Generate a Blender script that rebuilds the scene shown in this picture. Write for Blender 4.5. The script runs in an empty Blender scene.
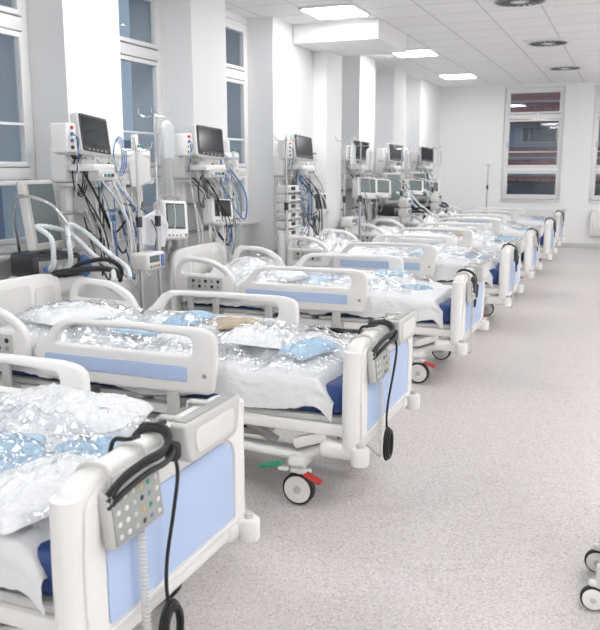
import bpy, bmesh, math, random
from mathutils import Vector, Matrix, noise
random.seed(4)
scene=bpy.context.scene
COL=scene.collection
# ------------------------------------------------------------ materials
def mat(name,col,rough=.45,metal=0,emit=None,es=0,spec=.5,trans=0,bump=None,coat=0):
    m=bpy.data.materials.new(name); m.use_nodes=True
    nt=m.node_tree; b=nt.nodes['Principled BSDF']
    b.inputs['Base Color'].default_value=(*col,1); b.inputs['Roughness'].default_value=rough
    b.inputs['Metallic'].default_value=metal
    b.inputs['Specular IOR Level'].default_value=spec
    b.inputs['Coat Weight'].default_value=coat
    if trans: b.inputs['Transmission Weight'].default_value=trans
    if emit: b.inputs['Emission Color'].default_value=(*emit,1); b.inputs['Emission Strength'].default_value=es
    if bump:
        n=nt.nodes.new('ShaderNodeTexNoise'); n.inputs['Scale'].default_value=bump[0]; n.inputs['Detail'].default_value=4
        tc=nt.nodes.new('ShaderNodeTexCoord'); nt.links.new(tc.outputs['Object'],n.inputs['Vector'])
        bp=nt.nodes.new('ShaderNodeBump'); bp.inputs['Strength'].default_value=bump[1]; bp.inputs['Distance'].default_value=bump[2]
        nt.links.new(n.outputs['Fac'],bp.inputs['Height']); nt.links.new(bp.outputs['Normal'],b.inputs['Normal'])
    return m
WALL=mat('wall_paint',(.87,.87,.872),.7,bump=(60,.1,.002))
WHITE=mat('white_plastic',(.84,.832,.815),.32)
WHITE2=mat('offwhite_plastic',(.72,.71,.69),.4)
PAINT=mat('white_frame_paint',(.84,.837,.835),.35)
BLUE=mat('pale_blue_panel',(.46,.58,.81),.4)
RBLUE=mat('royal_blue_cover',(.02,.06,.22),.45,bump=(25,.4,.01))
GREY=mat('grey_plastic',(.34,.35,.34),.4)
LGREY=mat('light_grey_plastic',(.56,.56,.54),.4)
DARK=mat('dark_plastic',(.035,.035,.04),.35)
BLACK=mat('black_rubber',(.012,.012,.013),.5)
STEEL=mat('steel',(.58,.58,.59),.25,1)
SCREEN=mat('dark_screen',(.02,.025,.03),.12,spec=.6)
SCREENG=mat('grey_screen',(.16,.20,.20),.2)
RED=mat('red_pedal',(.50,.05,.04),.4)
GREEN=mat('green_pedal',(.03,.33,.16),.4)
YEL=mat('yellow_label',(.6,.45,.15),.5)
ORANGE=mat('orange_button',(.55,.22,.10),.5)
BGREY=mat('blue_grey_button',(.20,.30,.42),.5)
CBLUE=mat('cable_blue',(.10,.21,.48),.4)
CWHITE=mat('cable_white',(.75,.75,.73),.4)
HOSE=mat('corrugated_hose',(.72,.76,.78),.25)
SHEET=mat('white_sheet',(.83,.835,.845),.6,bump=(30,.5,.01))
PACKB=mat('light_blue_film',(.42,.61,.77),.22,bump=(35,.8,.012))
PACKW=mat('white_film',(.80,.82,.84),.22,bump=(30,.9,.014))
PACKT=mat('beige_film',(.52,.43,.32),.35,bump=(35,.7,.01))
def film_mat():
    m=bpy.data.materials.new('clear_crinkled_film'); m.use_nodes=True; nt=m.node_tree; nt.nodes.clear()
    o=nt.nodes.new('ShaderNodeOutputMaterial'); mx=nt.nodes.new('ShaderNodeMixShader')
    t=nt.nodes.new('ShaderNodeBsdfTransparent'); t.inputs[0].default_value=(.96,.975,.99,1)
    g=nt.nodes.new('ShaderNodeBsdfGlossy'); g.inputs['Roughness'].default_value=.13; g.inputs['Color'].default_value=(1,1,1,1)
    lw=nt.nodes.new('ShaderNodeLayerWeight'); lw.inputs['Blend'].default_value=.33
    ma=nt.nodes.new('ShaderNodeMath'); ma.operation='MULTIPLY_ADD'; ma.inputs[1].default_value=.45; ma.inputs[2].default_value=.12
    tc=nt.nodes.new('ShaderNodeTexCoord'); v=nt.nodes.new('ShaderNodeTexVoronoi'); v.inputs['Scale'].default_value=17; v.feature='DISTANCE_TO_EDGE'
    n=nt.nodes.new('ShaderNodeTexNoise'); n.inputs['Scale'].default_value=8; n.inputs['Detail'].default_value=4
    ad=nt.nodes.new('ShaderNodeMath'); ad.operation='ADD'
    bp=nt.nodes.new('ShaderNodeBump'); bp.inputs['Strength'].default_value=.85; bp.inputs['Distance'].default_value=.016
    L=nt.links.new
    L(tc.outputs['Object'],v.inputs['Vector']); L(tc.outputs['Object'],n.inputs['Vector'])
    L(v.outputs['Distance'],ad.inputs[0]); L(n.outputs['Fac'],ad.inputs[1]); L(ad.outputs[0],bp.inputs['Height'])
    L(bp.outputs['Normal'],g.inputs['Normal']); L(bp.outputs['Normal'],lw.inputs['Normal'])
    L(lw.outputs['Facing'],ma.inputs[0]); L(ma.outputs[0],mx.inputs[0]); L(t.outputs[0],mx.inputs[1]); L(g.outputs[0],mx.inputs[2]); L(mx.outputs[0],o.inputs[0])
    return m
FILM=film_mat()
def glass_mat():
    m=bpy.data.materials.new('window_glass'); m.use_nodes=True; nt=m.node_tree; nt.nodes.clear()
    o=nt.nodes.new('ShaderNodeOutputMaterial'); mx=nt.nodes.new('ShaderNodeMixShader')
    t=nt.nodes.new('ShaderNodeBsdfTransparent'); t.inputs[0].default_value=(.85,.88,.9,1)
    g=nt.nodes.new('ShaderNodeBsdfGlossy'); g.inputs['Roughness'].default_value=.02
    mx.inputs[0].default_value=.06
    L=nt.links.new; L(t.outputs[0],mx.inputs[1]); L(g.outputs[0],mx.inputs[2]); L(mx.outputs[0],o.inputs[0]); return m
GLASS=glass_mat()
def floor_mat():
    m=bpy.data.materials.new('speckled_vinyl'); m.use_nodes=True; nt=m.node_tree; b=nt.nodes['Principled BSDF']; L=nt.links.new
    tc=nt.nodes.new('ShaderNodeTexCoord')
    v=nt.nodes.new('ShaderNodeTexVoronoi'); v.inputs['Scale'].default_value=150; L(tc.outputs['Object'],v.inputs['Vector'])
    r=nt.nodes.new('ShaderNodeValToRGB'); e=r.color_ramp.elements
    sep=nt.nodes.new('ShaderNodeSeparateColor'); L(v.outputs['Color'],sep.inputs[0]); L(sep.outputs[0],r.inputs[0])
    e[0].position=0; e[0].color=(.37,.335,.33,1); e[1].position=1; e[1].color=(.76,.73,.72,1)
    x=e.new(.17); x.color=(.57,.53,.523,1); x=e.new(.8); x.color=(.635,.60,.593,1)
    n=nt.nodes.new('ShaderNodeTexNoise'); n.inputs['Scale'].default_value=1.2; L(tc.outputs['Object'],n.inputs['Vector'])
    mr=nt.nodes.new('ShaderNodeMapRange'); mr.inputs[3].default_value=.3; mr.inputs[4].default_value=.42
    L(n.outputs['Fac'],mr.inputs[0]); L(mr.outputs[0],b.inputs['Roughness'])
    L(r.outputs[0],b.inputs['Base Color']); return m
FLOORM=floor_mat()
def ceil_mat():
    m=bpy.data.materials.new('ceiling_tiles'); m.use_nodes=True; nt=m.node_tree; b=nt.nodes['Principled BSDF']; L=nt.links.new
    tc=nt.nodes.new('ShaderNodeTexCoord'); br=nt.nodes.new('ShaderNodeTexBrick')
    br.offset=0; br.inputs['Scale'].default_value=1; br.inputs['Brick Width'].default_value=.62; br.inputs['Row Height'].default_value=.62
    br.inputs['Mortar Size'].default_value=.012; br.inputs['Mortar Smooth'].default_value=0
    br.inputs['Color1'].default_value=(.90,.89,.89,1); br.inputs['Color2'].default_value=(.92,.91,.91,1); br.inputs['Mortar'].default_value=(.70,.69,.69,1)
    mp=nt.nodes.new('ShaderNodeMapping'); mp.inputs['Location'].default_value=(.41,.41,0)
    L(tc.outputs['Object'],mp.inputs['Vector']); L(mp.outputs[0],br.inputs['Vector']); L(br.outputs['Color'],b.inputs['Base Color']); b.inputs['Roughness'].default_value=.9; return m
CEILM=ceil_mat()
LAMP=mat('lamp_diffuser',(1,1,1),.5,emit=(.99,.99,.99),es=29.5)
FILL=mat('fill_strip_glow',(1,1,1),.5,emit=(.99,.99,.99),es=32)  # glow of the added fill strips out of view
def roof_mat():
    m=bpy.data.materials.new('red_roof_tiles'); m.use_nodes=True; nt=m.node_tree; b=nt.nodes['Principled BSDF']; L=nt.links.new
    tc=nt.nodes.new('ShaderNodeTexCoord'); br=nt.nodes.new('ShaderNodeTexBrick'); br.inputs['Scale'].default_value=1
    br.inputs['Brick Width'].default_value=.3; br.inputs['Row Height'].default_value=.2; br.inputs['Mortar Size'].default_value=.02
    br.inputs['Color1'].default_value=(.50,.17,.15,1); br.inputs['Color2'].default_value=(.40,.15,.14,1); br.inputs['Mortar'].default_value=(.20,.09,.09,1)
    L(tc.outputs['Object'],br.inputs['Vector']); L(br.outputs['Color'],b.inputs['Base Color']); b.inputs['Roughness'].default_value=.8; return m
ROOF=roof_mat()
FACADE=mat('blue_grey_render',(.50,.57,.68),.8)
GROUND=mat('asphalt_outside',(.2,.22,.24),.9)
# ------------------------------------------------------------ mesh builder
def catmull(pts,sub=6):
    P=[Vector(p) for p in pts]
    if len(P)<3: return P
    out=[]
    Q=[P[0]*2-P[1]]+P+[P[-1]*2-P[-2]]
    for i in range(1,len(Q)-2):
        for k in range(sub):
            t=k/sub; a,b,c,d=Q[i-1],Q[i],Q[i+1],Q[i+2]
            out.append(.5*((2*b)+(c-a)*t+(2*a-5*b+4*c-d)*t*t+(3*b-a-3*c+d)*t**3))
    out.append(P[-1]); return out
def rpoly(pts,seg=6):
    out=[];n=len(pts)
    for i in range(n):
        p=Vector(pts[i][:2]); r=pts[i][2] if len(pts[i])>2 else 0
        a=Vector(pts[i-1][:2]); c=Vector(pts[(i+1)%n][:2])
        if r<=0: out.append(p); continue
        da=(a-p); dc=(c-p); la=da.length; lc=dc.length; da.normalize(); dc.normalize()
        r2=min(r,la*.49,lc*.49)
        s=p+da*r2; e=p+dc*r2
        for k in range(seg+1):
            t=k/seg; out.append((1-t)**2*s+2*t*(1-t)*p+t*t*e)
    return out
XZ=Matrix(((1,0,0,0),(0,0,-1,0),(0,1,0,0),(0,0,0,1)))
YZ=Matrix(((0,0,1,0),(1,0,0,0),(0,1,0,0),(0,0,0,1)))
class MB:
    def __init__(s): s.bm=bmesh.new(); s.mats=[]
    def mi(s,m):
        if m not in s.mats: s.mats.append(m)
        return s.mats.index(m)
    def add(s,bm,m,M=None):
        i=s.mi(m)
        for f in bm.faces: f.material_index=i
        if M is not None: bm.transform(M)
        me=bpy.data.meshes.new('t'); bm.to_mesh(me); bm.free(); s.bm.from_mesh(me); bpy.data.meshes.remove(me)
    def box(s,c,d,m,bev=.006,seg=2,rot=None):
        bm=bmesh.new(); bmesh.ops.create_cube(bm,size=1)
        bm.transform(Matrix.Diagonal((d[0],d[1],d[2],1)))
        b=min(bev,min(d)*.45)
        if b>0: bmesh.ops.bevel(bm,geom=bm.edges[:],offset=b,segments=seg,affect='EDGES',profile=.5)
        M=Matrix.Translation(c)
        if rot is not None: M=M@rot.to_4x4()
        s.add(bm,m,M)
    def cyl(s,p1,p2,r,m,seg=16,r2=None,bev=0):
        p1=Vector(p1);p2=Vector(p2);d=p2-p1
        bm=bmesh.new(); bmesh.ops.create_cone(bm,cap_ends=True,segments=seg,radius1=r,radius2=r if r2 is None else r2,depth=d.length)
        if bev:
            ed=[e for e in bm.edges if abs(e.verts[0].co.z-e.verts[1].co.z)<1e-5]
            bmesh.ops.bevel(bm,geom=ed,offset=bev,segments=2,affect='EDGES',profile=.5)
        q=Vector((0,0,1)).rotation_difference(d.normalized())
        s.add(bm,m,Matrix.Translation((p1+p2)/2)@q.to_matrix().to_4x4())
    def sph(s,c,d,m,seg=16,rot=None):
        bm=bmesh.new(); bmesh.ops.create_uvsphere(bm,u_segments=seg,v_segments=seg//2,radius=.5)
        M=Matrix.Translation(c)
        if rot is not None: M=M@rot.to_4x4()
        s.add(bm,m,M@Matrix.Diagonal((d[0],d[1],d[2],1)))
    def tube(s,pts,r,m,seg=8,sub=6,smooth=True,rib=None):
        P=catmull(pts,sub) if smooth else [Vector(p) for p in pts]
        bm=bmesh.new(); rings=[]; up=None
        for i,p in enumerate(P):
            t=(P[min(i+1,len(P)-1)]-P[max(i-1,0)])
            if t.length<1e-9: t=Vector((0,0,1))
            t.normalize()
            if up is None:
                up=t.orthogonal().normalized()
            up=(up-t*up.dot(t))
            if up.length<1e-6: up=t.orthogonal()
            up.normalize(); w=t.cross(up)
            rr=r
            if rib: rr=r*(1+rib*(1 if i%2 else -1))
            rings.append([bm.verts.new(p+up*math.cos(a)*rr+w*math.sin(a)*rr) for a in [2*math.pi*k/seg for k in range(seg)]])
        for i in range(len(rings)-1):
            for k in range(seg):
                bm.faces.new((rings[i][k],rings[i][(k+1)%seg],rings[i+1][(k+1)%seg],rings[i+1][k]))
        bm.faces.new(rings[0][::-1]); bm.faces.new(rings[-1])
        s.add(bm,m)
    def plate(s,loops,th,m,M,bev=.01,res=2):
        cu=bpy.data.curves.new('c','CURVE'); cu.dimensions='2D'; cu.fill_mode='BOTH'
        cu.extrude=max(th/2-bev,.0005); cu.bevel_depth=bev; cu.bevel_resolution=res; cu.offset=-bev
        for lp in loops:
            sp=cu.splines.new('POLY'); sp.points.add(len(lp)-1)
            for i,p in enumerate(lp): sp.points[i].co=(p[0],p[1],0,1)
            sp.use_cyclic_u=True
        ob=bpy.data.objects.new('c',cu); COL.objects.link(ob)
        dg=bpy.context.evaluated_depsgraph_get(); dg.update()
        me=bpy.data.meshes.new_from_object(ob.evaluated_get(dg))
        bm=bmesh.new(); bm.from_mesh(me); bmesh.ops.remove_doubles(bm,verts=bm.verts,dist=1e-5)
        bpy.data.objects.remove(ob); bpy.data.curves.remove(cu); bpy.data.meshes.remove(me)
        s.add(bm,m,M)
    def mesh(s,name,M=None,ang=38):
        bm=s.bm
        if M is not None: bm.transform(M)
        bmesh.ops.recalc_face_normals(bm,faces=bm.faces[:])
        for f in bm.faces: f.smooth=True
        a=math.radians(ang)
        for e in bm.edges:
            if len(e.link_faces)==2:
                if e.calc_face_angle(0)>a: e.smooth=False
        me=bpy.data.meshes.new(name); bm.to_mesh(me); bm.free()
        for m in s.mats: me.materials.append(m)
        return me
    def obj(s,name,loc=(0,0,0),parent=None,rot=(0,0,0)):
        return put(s.mesh(name),name,loc,parent,rot)
def put(me,name,loc=(0,0,0),parent=None,rot=(0,0,0)):
    o=bpy.data.objects.new(name,me); COL.objects.link(o); o.location=loc; o.rotation_euler=rot
    if parent: o.parent=parent
    return o
def empty(name,loc=(0,0,0),rot=(0,0,0)):
    e=bpy.data.objects.new(name,None); COL.objects.link(e); e.location=loc; e.rotation_euler=rot; e.empty_display_size=.2; return e
def Rz(d): return Matrix.Rotation(math.radians(d),3,'Z')
def Ry(d): return Matrix.Rotation(math.radians(d),3,'Y')
def Rx(d): return Matrix.Rotation(math.radians(d),3,'X')
# ------------------------------------------------------------ room shell
H=3.43; XL=-4.0; XW=-4.33; XR=4.4; YF=17.9; YB=-2.2
b=MB(); b.box(((XL-.6+XR)/2,(YF+YB)/2,-.05),(XR-XL+1.2,YF-YB+.6,.1),FLOORM,0); b.obj('floor')
b=MB(); b.box(((XL-.6+XR)/2,(YF+YB)/2,H+.05),(XR-XL+1.2,YF-YB+.6,.1),CEILM,0); b.obj('ceiling')
wins=[(-1.83,-.64),(.07,1.26),(1.97,3.16),(3.87,5.07),(5.78,6.97),(7.68,8.87),(11.0,12.15),(12.95,14.1),(14.9,16.05)]
ZS,ZT=1.05,3.36
b=MB(); y=YB
for (a,c) in wins+[(YF,YF)]:
    if a>y: b.box(((XL-4.7)/2,(a+y)/2,H/2),(.7,a-y,H),WALL,0)
    if c>a:
        b.box(((XW-4.7)/2,(a+c)/2,ZS/2),(4.7+XW,c-a,ZS),WALL,0)
        b.box(((XW-4.7)/2,(a+c)/2,(H+ZT)/2),(4.7+XW,c-a,H-ZT),WALL,0)
    y=c
b.obj('wall_left')
fw=[(-2.62,-1.38),(-.80,.44),(1.02,2.26)]
b=MB(); x=XL-.7
for (a,c) in fw+[(XR+.2,XR+.2)]:
    b.box(((a+x)/2,YF+.2,H/2),(a-x,.4,H),WALL,0)
    if c>a:
        b.box(((a+c)/2,YF+.2,.5),(c-a,.4,1.0),WALL,0)
        b.box(((a+c)/2,YF+.2,(H+ZT)/2),(c-a,.4,H-ZT),WALL,0)
    x=c
b.obj('wall_far')
b=MB(); b.box((XR+.1,(YF+YB)/2,H/2),(.2,YF-YB,H),WALL,0); b.obj('wall_right')
b=MB(); b.box(((XL+XR)/2,YB-.1,H/2),(XR-XL+1.4,.2,H),WALL,0); b.obj('wall_back')
b=MB(); b.box((XR/2+XL/2,YF-.012,.05),(XR-XL,.02,.1),LGREY,.003); b.obj('baseboard_far')
b=MB(); b.box((XL+.012,(8.87+11)/2,.05),(.02,2.13,.1),LGREY,.003); b.obj('baseboard_left')
b=MB(); b.box((-3.44,10.1,3.315),(1.1,1.3,.23),WALL,.004); b.obj('trim_1')
b=MB(); b.box((-3.9,10.45,1.6),(.2,.6,3.2),WALL,.004); b.obj('trim_2')
def window(name,w,bot,top,loc,rot):
    e=empty(name,loc,rot)
    b=MB(); F=PAINT; t=.07
    hgt=top-bot
    for yy in (-w/2+t/2,w/2-t/2): b.box((0,yy,bot+hgt/2),(.07,t,hgt),F,.008)
    for zz in (bot+t/2,top-t/2): b.box((0,0,zz),(.068,w,t),F,.008)
    for zz,tt in ((1.65,.09),(2.76,.10)): b.box((0,0,zz),(.066,w-.02,tt),F,.008)
    for z0,z1 in ((bot+.07,1.60),(1.70,2.70),(2.82,top-.07)):
        for yy in (-w/2+.09,w/2-.09): b.box((.012,yy,(z0+z1)/2),(.06,.045,z1-z0),F,.006)
        for zz in (z0+.02,z1-.02): b.box((.012,0,zz),(.058,w-.14,.04),F,.006)
    b.box((.02,0,2.02),(.03,w-.16,.022),F,.006)
    b.cyl((.05,-w/2+.09,2.1),(.05,-w/2+.09,2.23),.009,STEEL,8)
    b.box((.07,0,bot-.015),(.20,w+.0,.03),F,.008)
    b.obj('frame',parent=e)
    b=MB(); b.box((-.012,0,bot+hgt/2),(.008,w-.1,hgt-.1),GLASS,0); b.obj('glass',parent=e)
i=1
for (a,c) in wins:
    window('window_%d'%i,c-a,ZS,ZT,(XW-.04,(a+c)/2,0),(0,0,0)); i+=1
for (a,c) in fw:
    window('window_%d'%i,c-a,1.0,ZT,((a+c)/2,YF+.12,0),(0,0,-math.pi/2)); i+=1
def radiator(loc,w=1.1):
    b=MB()
    b.box((0,0,.52),(w,.06,.5),WHITE,.01)
    n=int(w/.05)
    for k in range(n): b.box((-w/2+.03+k*.05,-.035,.52),(.022,.02,.46),WHITE,.008)
    b.box((0,-.005,.78),(w,.09,.02),WHITE,.004)
    b.cyl((w/2-.05,0,.27),(w/2-.05,0,.0),.01,WHITE,8); b.cyl((w/2-.12,0,.27),(w/2-.12,0,.0),.01,WHITE,8)
    return b.obj('radiator',loc)
radiator((-2.0,YF-.09,0)); radiator((-.18,YF-.09,0)); radiator((1.64,YF-.09,0))
# outside
b=MB()
b.box((0,27,.5),(30,4,5.4),FACADE,0)
b.obj('neighbouring_building')
def roofplane(name,y0,z0,y1,z1):
    L=math.hypot(y1-y0,z1-z0); a=math.atan2(z1-z0,y1-y0)
    b=MB(); b.box((0,L/2,0),(30,L,.08),ROOF,0)
    for k in (.12,.6): 
        b.box((0,L*k,.08),(30,.04,.06),WHITE2,0)
    o=b.obj(name,(0,y0,z0),rot=(a,0,0)); return o
roofplane('tiled_roof',24.6,3.0,29,7.5)
roofplane('tiled_porch_roof',22.2,1.30,24.9,2.25)
b=MB()
for k in range(10):
    b.box((-13+k*2.6,24.97,2.65),(1.1,.06,.5),WHITE2,0); b.box((-13+k*2.6,24.93,2.65),(.95,.04,.4),SCREENG,0)
b.obj('facade_windows')
b=MB(); b.box((0,0,-4),(90,90,.1),GROUND,0); b.obj('ground_outside')
b=MB(); b.box((-19,8,-.5),(6,50,6.2),FACADE,0)
for k in range(14): b.box((-15.98,-12+k*3,1.2),(.06,1.3,1.6),SCREENG,0)
b.obj('building_across_street')
# ceiling lights
bl=MB(); bl.box((0,0,-.012),(.64,.64,.024),PAINT,.004)
bl.box((0,0,-.026),(.58,.58,.008),LAMP,0)
lm=bl.mesh('ceiling_light')
for y in (-1.3,1.8,5.3,8.8,12.35,15.75):
    for x in (-3.2,.85,3.2): put(lm,'ceiling_light',(x,y,H))
bv=MB(); bv.box((0,0,-.008),(.62,.62,.016),PAINT,.004); bv.cyl((0,0,-.016),(0,0,-.024),.27,LGREY,32)
for k in range(20):
    a=2*math.pi*k/20; 
    bv.box((.175*math.cos(a),.175*math.sin(a),-.025),(.15,.03,.006),DARK,0,rot=Rz(math.degrees(a)+18))
bv.cyl((0,0,-.02),(0,0,-.032),.06,PAINT,20)
vm=bv.mesh('ceiling_air_diffuser')
for y in (2.8,5.9,9.0,12.1,15.2): put(vm,'ceiling_air_diffuser',(-1.21,y,H))
# ------------------------------------------------------------ hospital bed
def caster(mb,x,y,r=.085,w=.05):
    mb.cyl((x,y-w/2,r),(x,y+w/2,r),r,BLACK,32,bev=.008)
    mb.cyl((x,y-w/2-.006,r),(x,y+w/2+.006,r),r*.84,WHITE,28,bev=.004)
    mb.cyl((x,y-w/2-.012,r),(x,y+w/2+.012,r),r*.24,LGREY,16,bev=.003)
    mb.box((x+.01,y,2*r+.012),(r*1.3,w*.9,.03),WHITE,.012)
    mb.cyl((x+.02,y,2*r),(x+.02,y,2*r+.09),.018,WHITE2,12)
BL=2.58
parts={}
f=MB()
for x in (-.34,-2.2):
    for y in (.08,.92): caster(f,x,y)
    f.box((x,.5,.235),(.10,.92,.06),WHITE,.02)
for y in (.2,.8): f.box((-1.27,y,.235),(1.95,.07,.055),WHITE,.015)
f.box((-1.27,.5,.275),(1.3,.42,.05),WHITE2,.02)
for x0,x1 in ((-.55,-.9),(-1.95,-1.6)):
    for y in (.27,.73):
        f.tube([(x0,y,.25),((x0+x1)/2,y,.34),(x1,y,.43)],.028,WHITE,8)
f.cyl((-.75,.5,.27),(-.75,.5,.42),.07,LGREY,20); f.cyl((-1.8,.5,.27),(-1.8,.5,.42),.07,LGREY,20)
for y in (.06,.94): f.box((-1.28,y,.43),(2.40,.05,.06),WHITE,.012)
for x in (-.1,-1.0,-1.6,-2.46): f.box((x,.5,.43),(.05,.88,.05),WHITE,.01)
for x0,x1 in ((-.08,-.72),(-.76,-1.2),(-1.24,-1.55),(-1.59,-2.5)):
    f.plate([rpoly([(x0,.05,.05),(x1,.05,.05),(x1,.95,.05),(x0,.95,.05)])],.035,LGREY,Matrix.Translation((0,0,.478)),.01)
f.box((-.06,.5,.335),(.07,.98,.055),WHITE,.018)
for y in (.0,1.0):
    f.cyl((.01,y,.285),(.01,y,.375),.045,WHITE,20,bev=.012)
    f.cyl((.01,y,.375),(.01,y,.395),.02,LGREY,12)
    s=1 if y<.5 else -1
    f.box((-.11,y+s*.05,.335),(.2,.10,.085),WHITE,.03,3)
    f.box((-.27,y+s*.07,.36),(.2,.05,.06),WHITE,.02,rot=Ry(-20))
for y in (.02,.98): f.cyl((-2.62,y,.3),(-2.62,y,.38),.05,WHITE,20,bev=.012)
f.box((-2.56,.5,.34),(.07,.96,.05),WHITE,.015)
for y in (.1,.9):
    f.tube([(-.08,y,.33),(-.2,y,.31),(-.34,y,.25)],.03,WHITE,10)
    f.tube([(-.34,y,.25),(-.6,y,.26),(-.8,y,.29),(-.98,y,.34)],.026,WHITE,10)
for y,s in ((.02,-1),(.98,1)):
    f.box((-.24,y,.175),(.10,.05,.02),RED,.009,rot=Ry(22)); f.box((-.30,y,.2),(.05,.035,.02),WHITE2,.006)
    f.box((-.47,y,.215),(.13,.04,.02),GREEN,.009,rot=Ry(-14)); f.box((-.40,y,.205),(.05,.035,.02),WHITE2,.006)
f.box((-1.35,.5,.36),(.4,.22,.08),GREY,.02)
f.tube([(-.5,.5,.38),(-.6,.3,.33),(-.9,.25,.30),(-1.3,.3,.34)],.008,BLACK,6)
parts['frame']=f.mesh('frame')
# footboard
f=MB()
out=rpoly([(0,.37,.04),(-.01,.62,.2),(0.01,.86,.10),(.10,.885,.12),(.5,.892,.3),(.90,.885,.12),(.99,.86,.10),(1.01,.62,.2),(1.0,.37,.04),(.5,.36,.2)])
Mf=Matrix.Translation((-.04,0,0))@YZ
f.plate([out],.078,WHITE,Mf,.024,3)
rim=rpoly([(.03,.40,.03),(.02,.62,.1),(.04,.83,.07),(.12,.855,.08),(.5,.862,.2),(.88,.855,.08),(.96,.83,.07),(.98,.62,.1),(.97,.40,.03)])
hole=rpoly([(.115,.41,.02),(.115,.70,.06),(.17,.745,.06),(.83,.745,.06),(.9,.70,.06),(.9,.41,.02)])
f.plate([rim,hole],.012,WHITE,Matrix.Translation((.003,0,0))@YZ,.004)
f.plate([rpoly([(.125,.42,.02),(.125,.695,.06),(.18,.735,.06),(.82,.735,.06),(.89,.695,.06),(.89,.42,.02)])],.008,BLUE,Matrix.Translation((.002,0,0))@YZ,.002)
f.plate([rpoly([(.125,.52,.02),(.125,.695,.06),(.18,.735,.06),(.82,.735,.06),(.89,.695,.06),(.89,.52,.02)])],.008,BLUE,Matrix.Translation((-.081,0,0))@YZ,.002)
for y in (.02,.98):
    f.tube([(-.04,y,.36),(-.045,y,.6),(-.04,y,.84)],.043,WHITE,14)
parts['footboard']=f.mesh('footboard')
# headboard
f=MB()
out=rpoly([(0,.40,.04),(-.01,.7,.2),(0.01,.95,.10),(.14,.985,.12),(.5,.99,.3),(.86,.985,.12),(.99,.95,.10),(1.01,.7,.2),(1.0,.40,.04)])
Mh=Matrix.Translation((-BL+.03,0,0))@YZ
f.plate([out],.05,WHITE,Mh,.016,3)
for hh in ((.32,.62,.68,.93),(.08,.50,.28,.90),(.72,.50,.92,.90)):
    a,z0,c,z1=hh
    f.plate([rpoly([(a,z0,.04),(a,z1,.05),(c,z1,.05),(c,z0,.04)])],.012,WHITE2,Matrix.Translation((-BL+.057,0,0))@YZ,.004)
parts['headboard']=f.mesh('headboard')
# rails
def footrail(y,s):
    f=MB(); M=Matrix.Translation((0,y,0))@XZ
    out=rpoly([(-.76,.56,.04),(-.735,.74,.1),(-.74,.88,.07),(-.84,.905,.06),(-1.2,.905,.1),(-1.70,.895,.14),(-1.80,.78,.06),(-1.875,.735,.05),(-1.875,.60,.05),(-1.82,.56,.03),(-1.3,.55,.1)])
    h=rpoly([(-.87,.755,.04),(-.875,.855,.04),(-1.2,.868,.1),(-1.655,.862,.07),(-1.73,.755,.02)])
    f.plate([out,h],.045,WHITE,M,.017,3)
    st=rpoly([(-.90,.62,.02),(-.90,.70,.02),(-1.80,.70,.02),(-1.80,.62,.02)])
    for d in (.0235,-.0235): f.plate([st],.006,BLUE,Matrix.Translation((0,y+d,0))@XZ,.002)
    for x in (-1.0,-1.6):
        f.box((x,y-s*.0,.50),(.07,.03,.15),LGREY,.01); f.box((x,y+s*.03,.44),(.09,.07,.04),LGREY,.01)
    f.cyl((-.80,y-.026,.66),(-.80,y+.026,.66),.012,GREY,12)
    return f
def headrail(y,s):
    f=MB()
    out=rpoly([(-1.93,.60,.04),(-1.91,.76,.06),(-1.97,.85,.08),(-2.12,.93,.10),(-2.40,.945,.09),(-2.47,.87,.08),(-2.50,.70,.08),(-2.47,.60,.04)])
    h=rpoly([(-2.0,.80,.02),(-2.13,.885,.05),(-2.38,.90,.05),(-2.43,.80,.03)])
    f.plate([out,h],.045,WHITE,Matrix.Translation((0,y,0))@XZ,.017,3)
    for d in (.024,-.024):
        f.plate([rpoly([(-2.02,.665,.02),(-2.02,.775,.02),(-2.36,.775,.02),(-2.36,.665,.02)])],.006,LGREY,Matrix.Translation((0,y+d,0))@XZ,.002)
        for i in range(5):
            for j in range(2):
                f.cyl((-2.06-i*.06,y+d,.695+j*.045),(-2.06-i*.06,y+d*1.25,.695+j*.045),.015,DARK if (i+j)%2 else GREY,10)
    for x in (-2.1,-2.35): f.box((x,y,.53),(.06,.03,.18),LGREY,.01); f.box((x,y+s*.03,.44),(.08,.07,.04),LGREY,.01)
    return f
for nm,y,s in (('near',-.035,1),('far',1.035,-1)):
    parts['foot_side_rail_'+nm]=footrail(y,s).mesh('side_rail'); parts['head_side_rail_'+nm]=headrail(y,s).mesh('head_side_rail')
f=MB(); f.box((-1.29,.5,.57),(2.38,.88,.15),RBLUE,.04,3); parts['mattress']=f.mesh('mattress')
# control panel, holder, cords
f=MB()
R=Ry(-6)
PY=.215
C0=Vector((.030,PY,.752))
f.box(C0,(.04,.255,.165),LGREY,.014,3,rot=R)
f.box(C0+R@Vector((.021,0,0)),(.006,.235,.145),GREY,.003,rot=R)
for i in range(6):
    for j in range(4):
        m=[CWHITE,LGREY,BGREY,CWHITE,YEL,CWHITE,LGREY,GREEN,CWHITE,DARK][(i*3+j*5)%10]
        p=C0+R@Vector((.0245,-.095+i*.038,-.052+j*.0345))
        f.sph(p,(.006,.019,.017),m,10)
for y in (PY-.09,PY+.09): f.tube([(.02,y,.82),(.024,y,.87),(.0,y,.898),(-.06,y,.892),(-.09,y,.86)],.007,LGREY,8)
parts['control_panel']=f.mesh('control_panel')
f=MB()
f.plate([rpoly([(.49,.775,.04),(.46,.915,.02),(.85,.915,.02),(.82,.775,.04)])],.06,LGREY,Matrix.Translation((.033,0,0))@YZ,.012,3)
f.plate([rpoly([(.53,.80,.03),(.52,.885,.03),(.79,.885,.03),(.78,.80,.03)])],.006,WHITE2,Matrix.Translation((.064,0,0))@YZ,.002)
f.box((.033,.655,.916),(.04,.34,.006),GREY,.002)
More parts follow.
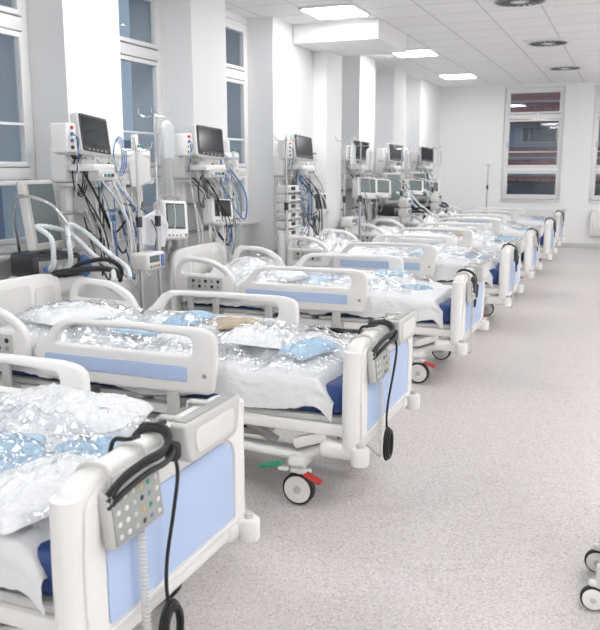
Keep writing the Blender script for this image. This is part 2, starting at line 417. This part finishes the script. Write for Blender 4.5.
for y in (.56,.75): f.box((-.035,y,.899),(.11,.03,.012),LGREY,.004); f.box((-.09,y,.87),(.01,.03,.06),LGREY,.003)
parts['accessory_holder']=f.mesh('accessory_holder')
def helix(p0,p1,r,turns,n=14):
    p0=Vector(p0);p1=Vector(p1); out=[]
    for k in range(int(turns*n)+1):
        t=k/(turns*n); a=2*math.pi*k/n
        out.append(p0.lerp(p1,t)+Vector((math.cos(a)*r,math.sin(a)*r,0)))
    return out
f=MB()
f.tube(helix((.04,.24,.67),(.035,.26,.32),.011,26,10),.0033,WHITE2,6,smooth=False)
f.tube([(.035,.26,.32),(.03,.28,.24),(-.05,.4,.22),(-.15,.4,.3)],.005,WHITE2,6)
parts['coiled_cord']=f.mesh('coiled_cord')
f=MB()
for k,(dx,dz,r) in enumerate(((0,0,.010),(.018,-.020,.009),(.010,.018,.008))):
    f.tube([(-.12,.41+k*.012,.80),(-.08,.42+k*.012,.892+dz*.2),(.0,.42+k*.01,.907+dz*.3),(.04+dx,.395,.885+dz),(.058+dx,.33,.868+dz),(.055+dx,.24,.868+dz),(.048+dx,.14,.852+dz),(.035,.095,.81+dz)],r,BLACK,8)
f.box((.05,.41,.85),(.045,.045,.06),BLACK,.015,3)
f.tube([(.055,.41,.84),(.07,.40,.78),(.06,.385,.66),(.04,.375,.52),(.03,.38,.42),(.03,.39,.34)],.006,BLACK,8)
for k in range(5):
    f.tube([(.04+.01*math.sin(k),.39+math.sin(a)*(.035+.006*k),.27+math.cos(a)*(.06+.007*k)) for a in [2*math.pi*q/12 for q in range(13)]],.006,BLACK,6,sub=3)
for y in (.31,.455): f.tube([(-.11,y,.85),(-.09,y,.90),(-.04,y,.908),(-.02,y+.03,.912)],.007,BLACK,6)
parts['power_cable']=f.mesh('power_cable')
f=MB()
f.tube([(-.1,.2,.8),(-.08,.22,.89),(-.02,.24,.905),(.045,.26,.86),(.05,.3,.76)],.010,BLACK,8)
f.box((.05,.18,.80),(.035,.06,.14),DARK,.015,3,rot=Rx(12)); f.box((.055,.28,.74),(.03,.045,.11),BLACK,.012,2,rot=Rx(-25))
f.tube([(.05,.2,.74),(.055,.24,.62),(.05,.3,.66),(.04,.34,.74)],.006,BLACK,8)
parts['handset']=f.mesh('handset')
# bedding
def fbm(p,o=4):
    s=0;a=1
    for _ in range(o): s+=a*noise.noise(p); a*=.5; p=p*2.03
    return s
def ridged(p,o=4):
    s=0;a=1
    for _ in range(o): s+=a*(1-2*abs(noise.noise(p))); a*=.55; p=p*2.1
    return s
def topz(x,y,sd):
    q=Vector((x*1.0+sd*7.3,y*1.0,sd*3.1))
    e=min(1,max(0,(-x-.15)/.5))
    pil=.12*math.exp(-((x+2.12)/.25)**2)*max(0,1-((y-.5)/.47)**4)
    lump=.07*e*(fbm(q*2.2)+.35)+.026*ridged(q*5)*(.4+.6*e)
    return .665+pil+max(-.01,lump)*max(.15,1-((y-.5)/.52)**4)
def bedding(sd):
    bm=bmesh.new(); NX,NY=150,92; g=[]
    for i in range(NX+1):
        x=-.15-(2.32)*i/NX; row=[]
        for j in range(NY+1):
            s=-.16+1.32*j/NY; q=Vector((x*2+sd,s*2,sd*5))
            yy=min(max(s,.045),.955); z=topz(x,yy,sd)
            over=max(0,.045-s,s-.955)
            hem=.82+.25*noise.noise(Vector((x*3,sd,0 if s<.5 else 9)))
            z-=over*hem*min(1,(-x+.25)/.6) 
            y=yy+(-.014 if s<.045 else .014 if s>.955 else 0)*min(1,over*20)
            y+=.006*noise.noise(q*9)
            z+=.006*noise.noise(Vector((x*25,s*25,sd)))
            if i<6: z-= (6-i)**1.5*.006*(1+.5*noise.noise(q*3)); 
            row.append(bm.verts.new((x+.02*noise.noise(Vector((s*4,sd,1)))*(i<10),y,z)))
        g.append(row)
    for i in range(NX):
        for j in range(NY): bm.faces.new((g[i][j],g[i+1][j],g[i+1][j+1],g[i][j+1]))
    b=MB(); b.add(bm,SHEET); 
    return b.mesh('sheet',ang=80)
def film(sd,x0,x1,y0,y1,amp=.05):
    bm=bmesh.new(); NX,NY=120,66; g=[]
    for i in range(NX+1):
        row=[]
        for j in range(NY+1):
            s=j/NY; t=i/NX
            x=x0+(x1-x0)*t+.07*noise.noise(Vector((s*5,sd,0))); y=y0+(y1-y0)*s+.06*noise.noise(Vector((t*5,sd,3)))
            q=Vector((x+sd*2,y,sd))
            z=topz(x,min(max(y,.06),.94),sd)+.012+amp*.5*abs(ridged(q*4.5,4))
            z-=max(0,.04-y,y-.96)*.6
            row.append(bm.verts.new((x,min(max(y,.0),1.0),z)))
        g.append(row)
    for i in range(NX):
        for j in range(NY): bm.faces.new((g[i][j],g[i+1][j],g[i+1][j+1],g[i][j+1]))
    b=MB(); b.add(bm,FILM); return b.mesh('clear_film',ang=80)
def packet(sz,m,sd):
    bm=bmesh.new(); N=34; L,W,Hh=sz
    for sgn in (1,-1):
        g=[]
        for i in range(N+1):
            row=[]
            for j in range(N+1):
                u=2*i/N-1; v=2*j/N-1
                k=(max(0,1-abs(u)**3.5)*max(0,1-abs(v)**3.5))**.5
                q=Vector((u*1.5+sd,v*1.5,sgn*.5))
                h=Hh*k*(.75+.3*fbm(q*1.5))+.014*ridged(q*3)*k
                x=u*L/2*(1+.05*noise.noise(Vector((v*3,sd,1)))); y=v*W/2*(1+.06*noise.noise(Vector((u*3,sd,2))))
                row.append(bm.verts.new((x,y,h if sgn>0 else -h*.15)))
            g.append(row)
        for i in range(N):
            for j in range(N): bm.faces.new((g[i][j],g[i+1][j],g[i+1][j+1],g[i][j+1]))
    bmesh.ops.remove_doubles(bm,verts=bm.verts,dist=1e-4)
    b=MB(); b.add(bm,m); return b.mesh('packet',ang=80)
bedm=[bedding(s) for s in (1.3,2.7,4.1)]
filmm=[film(1.3,-.2,-2.35,.04,.97,.08),film(2.7,-.22,-2.3,.02,.95,.05),film(4.1,-.4,-2.1,.05,.95,.05)]
pk={'b':packet((.31,.20,.03),PACKB,1),'w':packet((.42,.34,.07),PACKW,2),'t':packet((.26,.2,.04),PACKT,3),'w2':packet((.50,.34,.07),PACKW,5),'c':packet((.24,.12,.03),CBLUE,7)}
beds=[(-1.28,1.56,.96,0),(-1.12,3.45,1.0,1),(-1.12,5.95,1.0,2),(-1.1,8.25,1.0,0),(-1.12,10.5,1.0,1),(-1.1,12.8,1.0,2),(-1.15,15.1,1.0,0)]
SD=(1.3,2.7,4.1)
for bi,(bx,by,sc,v) in enumerate(beds):
    e=empty('hospital_bed',(bx,by,0))
    for k,me in parts.items():
        if bi<2 and k=='handset': continue
        if bi>=2 and k=='power_cable': continue
        if bi>=2 and k=='control_panel' and bi%2: continue
        put(me,k,parent=e)
    s=empty('plastic_covered_bedding',(bx,by,0))
    put(bedm[v],'sheet',parent=s); put(filmm[v],'clear_film',parent=s)
    pl={0:[('b',-.42,.62,20),('w2',-.88,.86,80),('b',-1.05,.55,100),('w',-1.35,.35,10),('b',-.58,.42,130),('t',-.80,.40,35),('w',-.33,.26,70),('c',-.62,.24,20),('w',-.62,.88,15)],
        1:[('b',-.42,.42,65),('t',-.98,.70,20),('b',-1.62,.62,20),('w',-1.2,.45,40),('w2',-2.0,.4,80),('t',-1.2,.88,70),('b',-1.38,.80,75),('w',-.75,.5,100)],
        2:[('b',-.5,.5,40),('w',-1.0,.6,10),('b',-1.3,.4,80),('w',-1.7,.5,30),('b',-.8,.8,10)]}[v]
    if bi>2: pl=pl[:4]
    for n,px,py,ra in pl:
        a=0.5*(topz(px-.08,py,SD[v])+topz(px+.08,py,SD[v]))
        put(pk[n],'linen_packet',parent=s,loc=(px,py,a+.012),rot=(random.uniform(-.08,.08),random.uniform(-.1,.1),math.radians(ra)))
# ------------------------------------------------------------ bedside equipment
def monitor_mesh(w=.36,h=.29,screen=SCREEN):
    f=MB()
    f.plate([rpoly([(-w/2,-h/2,.03),(-w/2,h/2,.03),(w/2,h/2,.03),(w/2,-h/2,.03)])],.07,WHITE2,Matrix.Translation((-.02,0,0))@YZ,.015,3)
    f.plate([rpoly([(-w/2+.012,-h/2+.012,.02),(-w/2+.012,h/2-.012,.02),(w/2-.012,h/2-.012,.02),(w/2-.012,-h/2+.012,.02)])],.01,DARK if screen is SCREEN else LGREY,Matrix.Translation((.016,0,0))@YZ,.003)
    f.box((.022,0,.012),(.004,w-.06,h-.085),screen,0)
    for k in range(5): f.cyl((.02,-.10+k*.05,-h/2+.028),(.025,-.10+k*.05,-h/2+.028),.006,LGREY,8)
    f.box((-.08,0,-.02),(.07,w*.5,h*.5),WHITE2,.02)
    return f
def make_monitor(x,y,z,yaw,tilt):
    e=empty('patient_monitor',(x,y,z),(0,0,math.radians(yaw)))
    monitor_mesh().obj('display',parent=e,rot=(math.radians(-5),math.radians(tilt),0))
    f=MB(); f.cyl((-.08,0,-.02),(-.11,0,-.19),.022,WHITE2,12); f.box((-.10,0,-.2),(.1,.16,.05),WHITE2,.015)
    f.box((-.02,0,-.235),(.22,.26,.05),WHITE,.015); f.box((.06,.0,-.29),(.09,.2,.08),LGREY,.015)
    for k in range(4): f.cyl((.1,-.07+k*.045,-.29),(.115,-.07+k*.045,-.29),.012,(CWHITE,CBLUE,GREEN,DARK)[k],10)
    f.box((-.19,0,-.235),(.30,.05,.04),WHITE2,.01)
    f.obj('mount',parent=e)
    f=MB(); f.box((-.06,-.27,-.03),(.14,.11,.20),WHITE,.014,3); f.box((-.10,-.17,-.13),(.06,.2,.03),LGREY,.008)
    for k in range(4): f.cyl((.005,-.27,.04-k*.045),(.022,-.27,.04-k*.045),.013,(RED,CBLUE,CBLUE,DARK)[k],12)
    for k in range(3): f.tube([(.02,-.27,-.005-k*.04),(.09,-.30-.02*k,-.04),(.12,-.36,-.14-.05*k),(.08,-.33,-.30),(.0,-.24,-.33-.05*k)],.0045,(CBLUE,BLACK,CWHITE)[k],6)
    f.obj('parameter_module',parent=e)
    return e
def supply_panel(y,L=1.15):
    e=empty('medical_supply_panel',(XL,y,0))
    f=MB()
    f.box((.07,0,1.72),(.14,L,.26),WHITE,.02,3); f.box((.10,0,1.57),(.16,L-.04,.03),WHITE2,.01)
    f.box((.145,0,1.79),(.012,L-.04,.025),LGREY,.004); f.box((.145,0,1.66),(.008,L-.06,.01),GREY,.002)
    n=int(L/.13)
    for k in range(n):
        yy=-L/2+.1+k*.13
        if k%3==0:
            f.cyl((.14,yy,1.72),(.175,yy,1.72),.034,WHITE2,16,bev=.004); f.cyl((.17,yy,1.72),(.18,yy,1.72),.02,(CBLUE,DARK,YEL)[(k//3)%3],12)
        else:
            f.box((.145,yy,1.72),(.012,.085,.085),WHITE2,.006); f.cyl((.148,yy,1.72),(.153,yy,1.72),.03,LGREY,14)
            f.cyl((.152,yy-.01,1.72),(.156,yy-.01,1.72),.004,DARK,6); f.cyl((.152,yy+.01,1.72),(.156,yy+.01,1.72),.004,DARK,6)
    f.box((.10,0,1.36),(.012,L+.1,.03),STEEL,.003); f.box((.10,0,1.08),(.012,L+.1,.03),STEEL,.003)
    for yy in (-L/2+.1,L/2-.1):
        f.box((.045,yy,1.2),(.09,.07,1.0),WHITE,.01); f.box((.045,yy,1.9),(.05,.05,.15),WHITE,.01)
    f.box((.02,0,1.2),(.04,L-.1,.66),WHITE2,.008)
    f.obj('trunking',parent=e)
    f=MB()
    for yy in (-.32,.30):
        f.cyl((.17,yy,1.72),(.21,yy,1.72),.014,STEEL,10); f.cyl((.21,yy,1.66),(.21,yy,1.86),.014,HOSE,12); f.cyl((.21,yy,1.55),(.21,yy,1.66),.03,HOSE,14); f.cyl((.21,yy,1.86),(.21,yy,1.88),.02,GREEN,12)
    f.cyl((.18,.1,1.12),(.18,.1,1.32),.055,HOSE,18,bev=.01); f.cyl((.18,.1,1.32),(.18,.1,1.35),.058,CBLUE,18)
    f.box((.16,-.12,1.30),(.09,.14,.09),WHITE,.008); f.box((.207,-.12,1.30),(.004,.10,.05),CBLUE,.0)
    f.obj('outlets',parent=e); return e
def cables(x,y,sd,n=17):
    r=random.Random(sd); f=MB(); ms=[CWHITE,CBLUE,BLACK,GREY,CWHITE,CWHITE,HOSE,BLACK]
    for k in range(n):
        y0=y+r.uniform(-.45,.35); y1=y+r.uniform(-.4,.45); z0=r.uniform(1.55,1.80); z1=r.uniform(1.05,1.6); zl=r.uniform(.75,1.2)
        x0=x+.2; xm=x+r.uniform(.25,.5)
        f.tube([(x0,y0,z0),(xm,(y0*2+y1)/3+r.uniform(-.1,.1),(z0+zl)/2),(xm,(y0+y1)/2,zl),(x+.3,(y0+2*y1)/3,(z1+zl)/2),(x+.22,y1,z1)],r.choice((.005,.006,.008)),ms[k%8],6,sub=5)
    for k in range(3):
        cy=y+r.uniform(-.45,.3); cz=r.uniform(1.35,1.8); m=(CBLUE,BLACK,CWHITE)[k]
        for j in range(3):
            f.tube([(x+.24+.01*j,cy+math.sin(a)*(.06+.012*j),cz+math.cos(a)*(.12+.015*j)) for a in [2*math.pi*q/12 for q in range(13)]],.005,m,6,sub=3)
    return f.obj('cable_bundle')
def iv_pole(x,y,h=2.1,pumps=2,bag=True):
    e=empty('iv_pole',(x,y,0)); f=MB()
    for k in range(5):
        a=2*math.pi*k/5+.3; p=Vector((math.cos(a)*.28,math.sin(a)*.28,.07))
        f.tube([(0,0,.12),(p.x*.5,p.y*.5,.11),(p.x,p.y,.085)],.014,STEEL,8)
        f.cyl((p.x,p.y-.012,.035),(p.x,p.y+.012,.035),.035,BLACK,14); f.cyl((p.x,p.y,.05),(p.x,p.y,.1),.012,STEEL,8)
    f.cyl((0,0,.1),(0,0,1.3),.016,STEEL,12); f.cyl((0,0,1.28),(0,0,h),.010,STEEL,10); f.cyl((0,0,1.25),(0,0,1.33),.024,DARK,12)
    for k in range(4):
        a=math.pi/2*k+.4; c,s=math.cos(a),math.sin(a)
        f.tube([(0,0,h-.02),(c*.07,s*.07,h-.03),(c*.11,s*.11,h-.01),(c*.12,s*.12,h+.03)],.005,STEEL,6)
    f.obj('stand',parent=e)
    if pumps:
        f=MB()
        for k in range(pumps):
            z=1.0+k*.15
            f.box((.07,0,z),(.15,.26,.13),WHITE2,.02,3); f.box((.147,-.03,z+.02),(.004,.13,.05),SCREENG,0); f.box((.147,.08,z),(.006,.05,.09),CBLUE,.004)
            for j in range(4): f.cyl((.145,-.08+j*.035,z-.035),(.151,-.08+j*.035,z-.035),.01,(GREEN,GREY,GREY,ORANGE)[j],8)
        f.obj('infusion_pumps',parent=e)
    if bag:
        f=MB(); f.plate([rpoly([(-.07,-.14,.03),(-.075,.1,.03),(-.03,.14,.02),(.03,.14,.02),(.075,.1,.03),(.07,-.14,.03)])],.035,HOSE,Matrix.Translation((.11,0,h-.2))@YZ,.015,3)
        f.tube([(.11,0,h-.34),(.12,.02,h-.5),(.14,.03,h-.8),(.13,.0,1.2)],.003,CWHITE,6)
        f.obj('fluid_bag',parent=e)
    return e
def device(x,y,z,yaw,w=.30,h=.30,scr=SCREENG):
    e=empty('bedside_infusion_monitor',(x,y,z),(0,0,math.radians(yaw)))
    f=MB(); f.plate([rpoly([(-w/2,-h/2,.03),(-w/2,h/2,.03),(w/2,h/2,.03),(w/2,-h/2,.03)])],.16,WHITE,Matrix.Translation((-.06,0,0))@YZ,.02,3)
    f.box((.022,-.01,.03),(.006,w*.76,h*.66),DARK,.002); f.box((.026,-.01,.03),(.003,w*.68,h*.58),scr,0)
    f.cyl((.02,w/2-.035,-h/2+.035),(.04,w/2-.035,-h/2+.035),.014,GREY,14)
    for k in range(4): f.cyl((.02,-w/2+.04+k*.04,-h/2+.03),(.028,-w/2+.04+k*.04,-h/2+.03),.008,(CBLUE,GREY,GREEN,GREY)[k],10)
    f.tube([(-.06,-w/2+.04,h/2),(-.06,-w/2+.05,h/2+.045),(-.06,w/2-.05,h/2+.045),(-.06,w/2-.04,h/2)],.010,GREY,8)
    f.obj('case',parent=e,rot=(math.radians(-4),math.radians(-8),0))
    f=MB(); f.cyl((-.10,0,-h/2+.01),(-.13,0,-h/2-.2),.018,STEEL,10); f.box((-.16,0,-h/2-.05),(.16,.06,.05),GREY,.01)
    f.obj('bracket',parent=e); return e
def ventilator(x,y,yaw,syaw=0):
    e=empty('ventilator',(x,y,0),(0,0,math.radians(yaw))); f=MB()
    for px in (-.2,.2):
        for py in (-.2,.2): caster(f,px,py,.05,.03)
    f.box((0,0,.16),(.5,.5,.06),LGREY,.025,3); f.box((-.03,0,.5),(.3,.34,.62),WHITE2,.03,3); f.box((0,0,.86),(.42,.42,.12),WHITE,.03,3)
    f.box((.0,0,1.0),(.36,.38,.18),DARK,.03,3); f.box((.182,0,1.0),(.006,.3,.1),GREY,.0)
    for k in range(3): f.cyl((.185,-.1+k*.1,.99),(.215,-.1+k*.1,.99),.022,(CBLUE,LGREY,LGREY)[k],14)
    f.cyl((-.05,0,1.05),(-.05,0,1.3),.03,GREY,12); f.obj('cart',parent=e)
    f=monitor_mesh(.36,.50,SCREENG); f.obj('display',parent=e,loc=(.0,0,1.36),rot=(0,math.radians(-8),math.radians(syaw)))
    f=MB()
    for k,dy in enumerate((-.08,.05)):
        P=catmull([(.2,dy,.98),(.32,dy-.03,1.06),(.36,dy-.06,1.22),(.26,dy-.10+.1*k,1.30),(.2,dy+.16,1.24),(.28,dy+.3,1.08),(.42,dy+.36,.98),(.55,dy+.30,.92)],14)
        f.tube(P,.018,HOSE,10,smooth=False,rib=.14)
    f.tube([(-.1,-.15,1.1),(0,-.22,1.35),(.1,-.22,1.5),(.3,-.1,1.45),(.36,.0,1.3)],.012,STEEL,8)
    f.sph((.12,.24,.98),(.10,.12,.17),CBLUE,16)
    f.tube([(.18,-.05,.93),(.34,-.1,.98),(.45,.1,1.0),(.42,.3,.97),(.3,.42,.9)],.02,BLACK,8)
    f.tube([(.18,.05,.93),(.30,.1,1.02),(.40,.25,1.05),(.36,.4,.97),(.25,.46,.86)],.016,BLACK,8)
    f.obj('breathing_hoses',parent=e); return e
for i,(y,my,yaw) in enumerate([(5.25,4.88,2),(6.95,6.62,-16),(9.25,8.92,-14),(11.5,11.15,-22),(13.5,13.0,-25),(15.6,15.2,-30)]):
    supply_panel(y+.15)
    make_monitor(XL+.36,my,1.93,yaw,-10)
    cables(XL,y+.02,11+i,20)
device(-3.62,5.95,1.25,-20,.26,.33); device(-3.6,6.78,1.28,-20,.27,.24,SCREEN); device(-3.6,9.4,1.24,-22,.26,.28,SCREEN)
device(-3.55,11.2,1.4,-35,.36,.3); device(-3.5,11.75,1.38,-35,.36,.28); device(-3.5,13.8,1.35,-40,.36,.26); device(-3.5,15.1,1.3,-40,.36,.26)
ventilator(-3.90,4.60,-22,28); ventilator(-3.55,12.6,-30); ventilator(-3.6,14.5,-30)
iv_pole(-3.35,5.25,2.1,0); iv_pole(-3.42,5.10,1.85,1,False); iv_pole(-3.35,7.75,2.0,0,False); iv_pole(-3.4,9.75,2.05,1); iv_pole(-3.3,10.1,2.0,0); iv_pole(-3.3,12.15,2.0,2); iv_pole(-3.3,14.3,2.05,2); iv_pole(-2.75,16.9,1.75,0,False)
def rack(x,y):
    e=empty('syringe_pump_rack',(x,y,0)); f=MB()
    f.box((0,0,.1),(.4,.36,.05),GREY,.02)
    for px in (-.15,.15):
        for py in (-.14,.14): caster(f,px,py,.035,.025)
    f.cyl((-.05,-.12,.1),(-.05,-.12,1.55),.014,STEEL,10); f.cyl((-.05,.12,.1),(-.05,.12,1.55),.014,STEEL,10)
    for k in range(6):
        z=.95+k*.1; f.box((.02,0,z),(.16,.3,.08),WHITE2,.014); f.box((.102,-.04,z+.01),(.004,.12,.04),SCREEN,0); f.cyl((.11,-.02,z-.02),(.11,.13,z-.02),.012,HOSE,10)
        f.tube([(.1,.12,z),(.2,.18,z-.05),(.16,.24,z-.25),(.05,.2,.8)],.004,(DARK,CBLUE)[k%2],6)
    f.obj('rack',parent=e)
rack(-3.65,8.45); rack(-3.6,13.05)
def apron_bag(loc,yaw,h,w,m,nm,roll=8):
    f=MB()
    f.plate([rpoly([(-w/2,0,.02),(-w/2*.92,h*.72,.03),(-w*.18,h*.9,.02),(-w*.06,h,.01),(w*.06,h,.01),(w*.18,h*.9,.02),(w/2*.95,h*.72,.03),(w/2,.02,.02)])],.04,m,YZ,.014,3)
    f.tube([(0,0,h-.01),(.01,0,h+.06),(0,0,h+.1)],.006,STEEL,6)
    return f.obj(nm,loc,rot=(math.radians(roll),0,math.radians(yaw)))
apron_bag((-3.45,5.28,1.08),-35,.30,.24,PACKW,'hanging_plastic_bag',-14)
apron_bag((-3.60,5.42,1.55),-35,.28,.18,WHITE2,'document_holder')
f=MB(); f.sph((0,0,0),(.07,.07,.12),CBLUE,16); f.tube([(0,0,.05),(.01,0,.2),(-.1,.0,.35),(-.3,0,.4)],.005,BLACK,6); f.obj('manometer_bulb',(-3.40,5.28,1.02))
e=empty('medical_trolley',(0,0,0)); f=MB()
for x in (-.02,.42):
    for y in (3.05,3.37): caster(f,x,y,.05,.032)
    for y in (3.05,3.37): f.cyl((x+.05,y,.13),(x+.05,y,.92),.014,STEEL,10)
for z in (.16,.55,.92): f.box((.225,3.21,z),(.40,.40,.025),WHITE,.01)
for z in (.28,.42,.68,.81): f.box((.225,3.21,z),(.34,.30,.11),WHITE,.012); f.box((.05,3.21,z),(.012,.12,.015),STEEL,.004)
f.obj('body',parent=e)
fu=MB(); fu.box((-.06,0,0),(.12,1.5,.10),WHITE,.01); fu.box((-.06,0,.052),(.10,1.44,.008),FILL,0)  # added fill light: glowing strip facing up, brightens the ceiling
um=fu.mesh('added_fill_strip')
for y in (0.5,3.5,6.5,9.5,12.5,15.5): put(um,'added_fill_strip',(XR,y,2.1))  # made-up row along the right wall, out of view
# ------------------------------------------------------------ world, camera
w=bpy.data.worlds.new('dusk'); scene.world=w; w.use_nodes=True
bg=w.node_tree.nodes['Background']; bg.inputs[0].default_value=(.42,.54,.67,1); bg.inputs[1].default_value=.9
cam=bpy.data.cameras.new('camera'); co=bpy.data.objects.new('camera',cam); COL.objects.link(co)
cam.sensor_fit='HORIZONTAL'; cam.sensor_width=36; cam.lens=791/600*36; cam.clip_end=200
co.location=(0,0,1.7); co.rotation_euler=(math.radians(90-10.6),0,math.radians(22.4))
cam.dof.use_dof=True; cam.dof.focus_distance=4.3; cam.dof.aperture_fstop=5.0
scene.camera=co
scene.view_settings.view_transform='Standard'
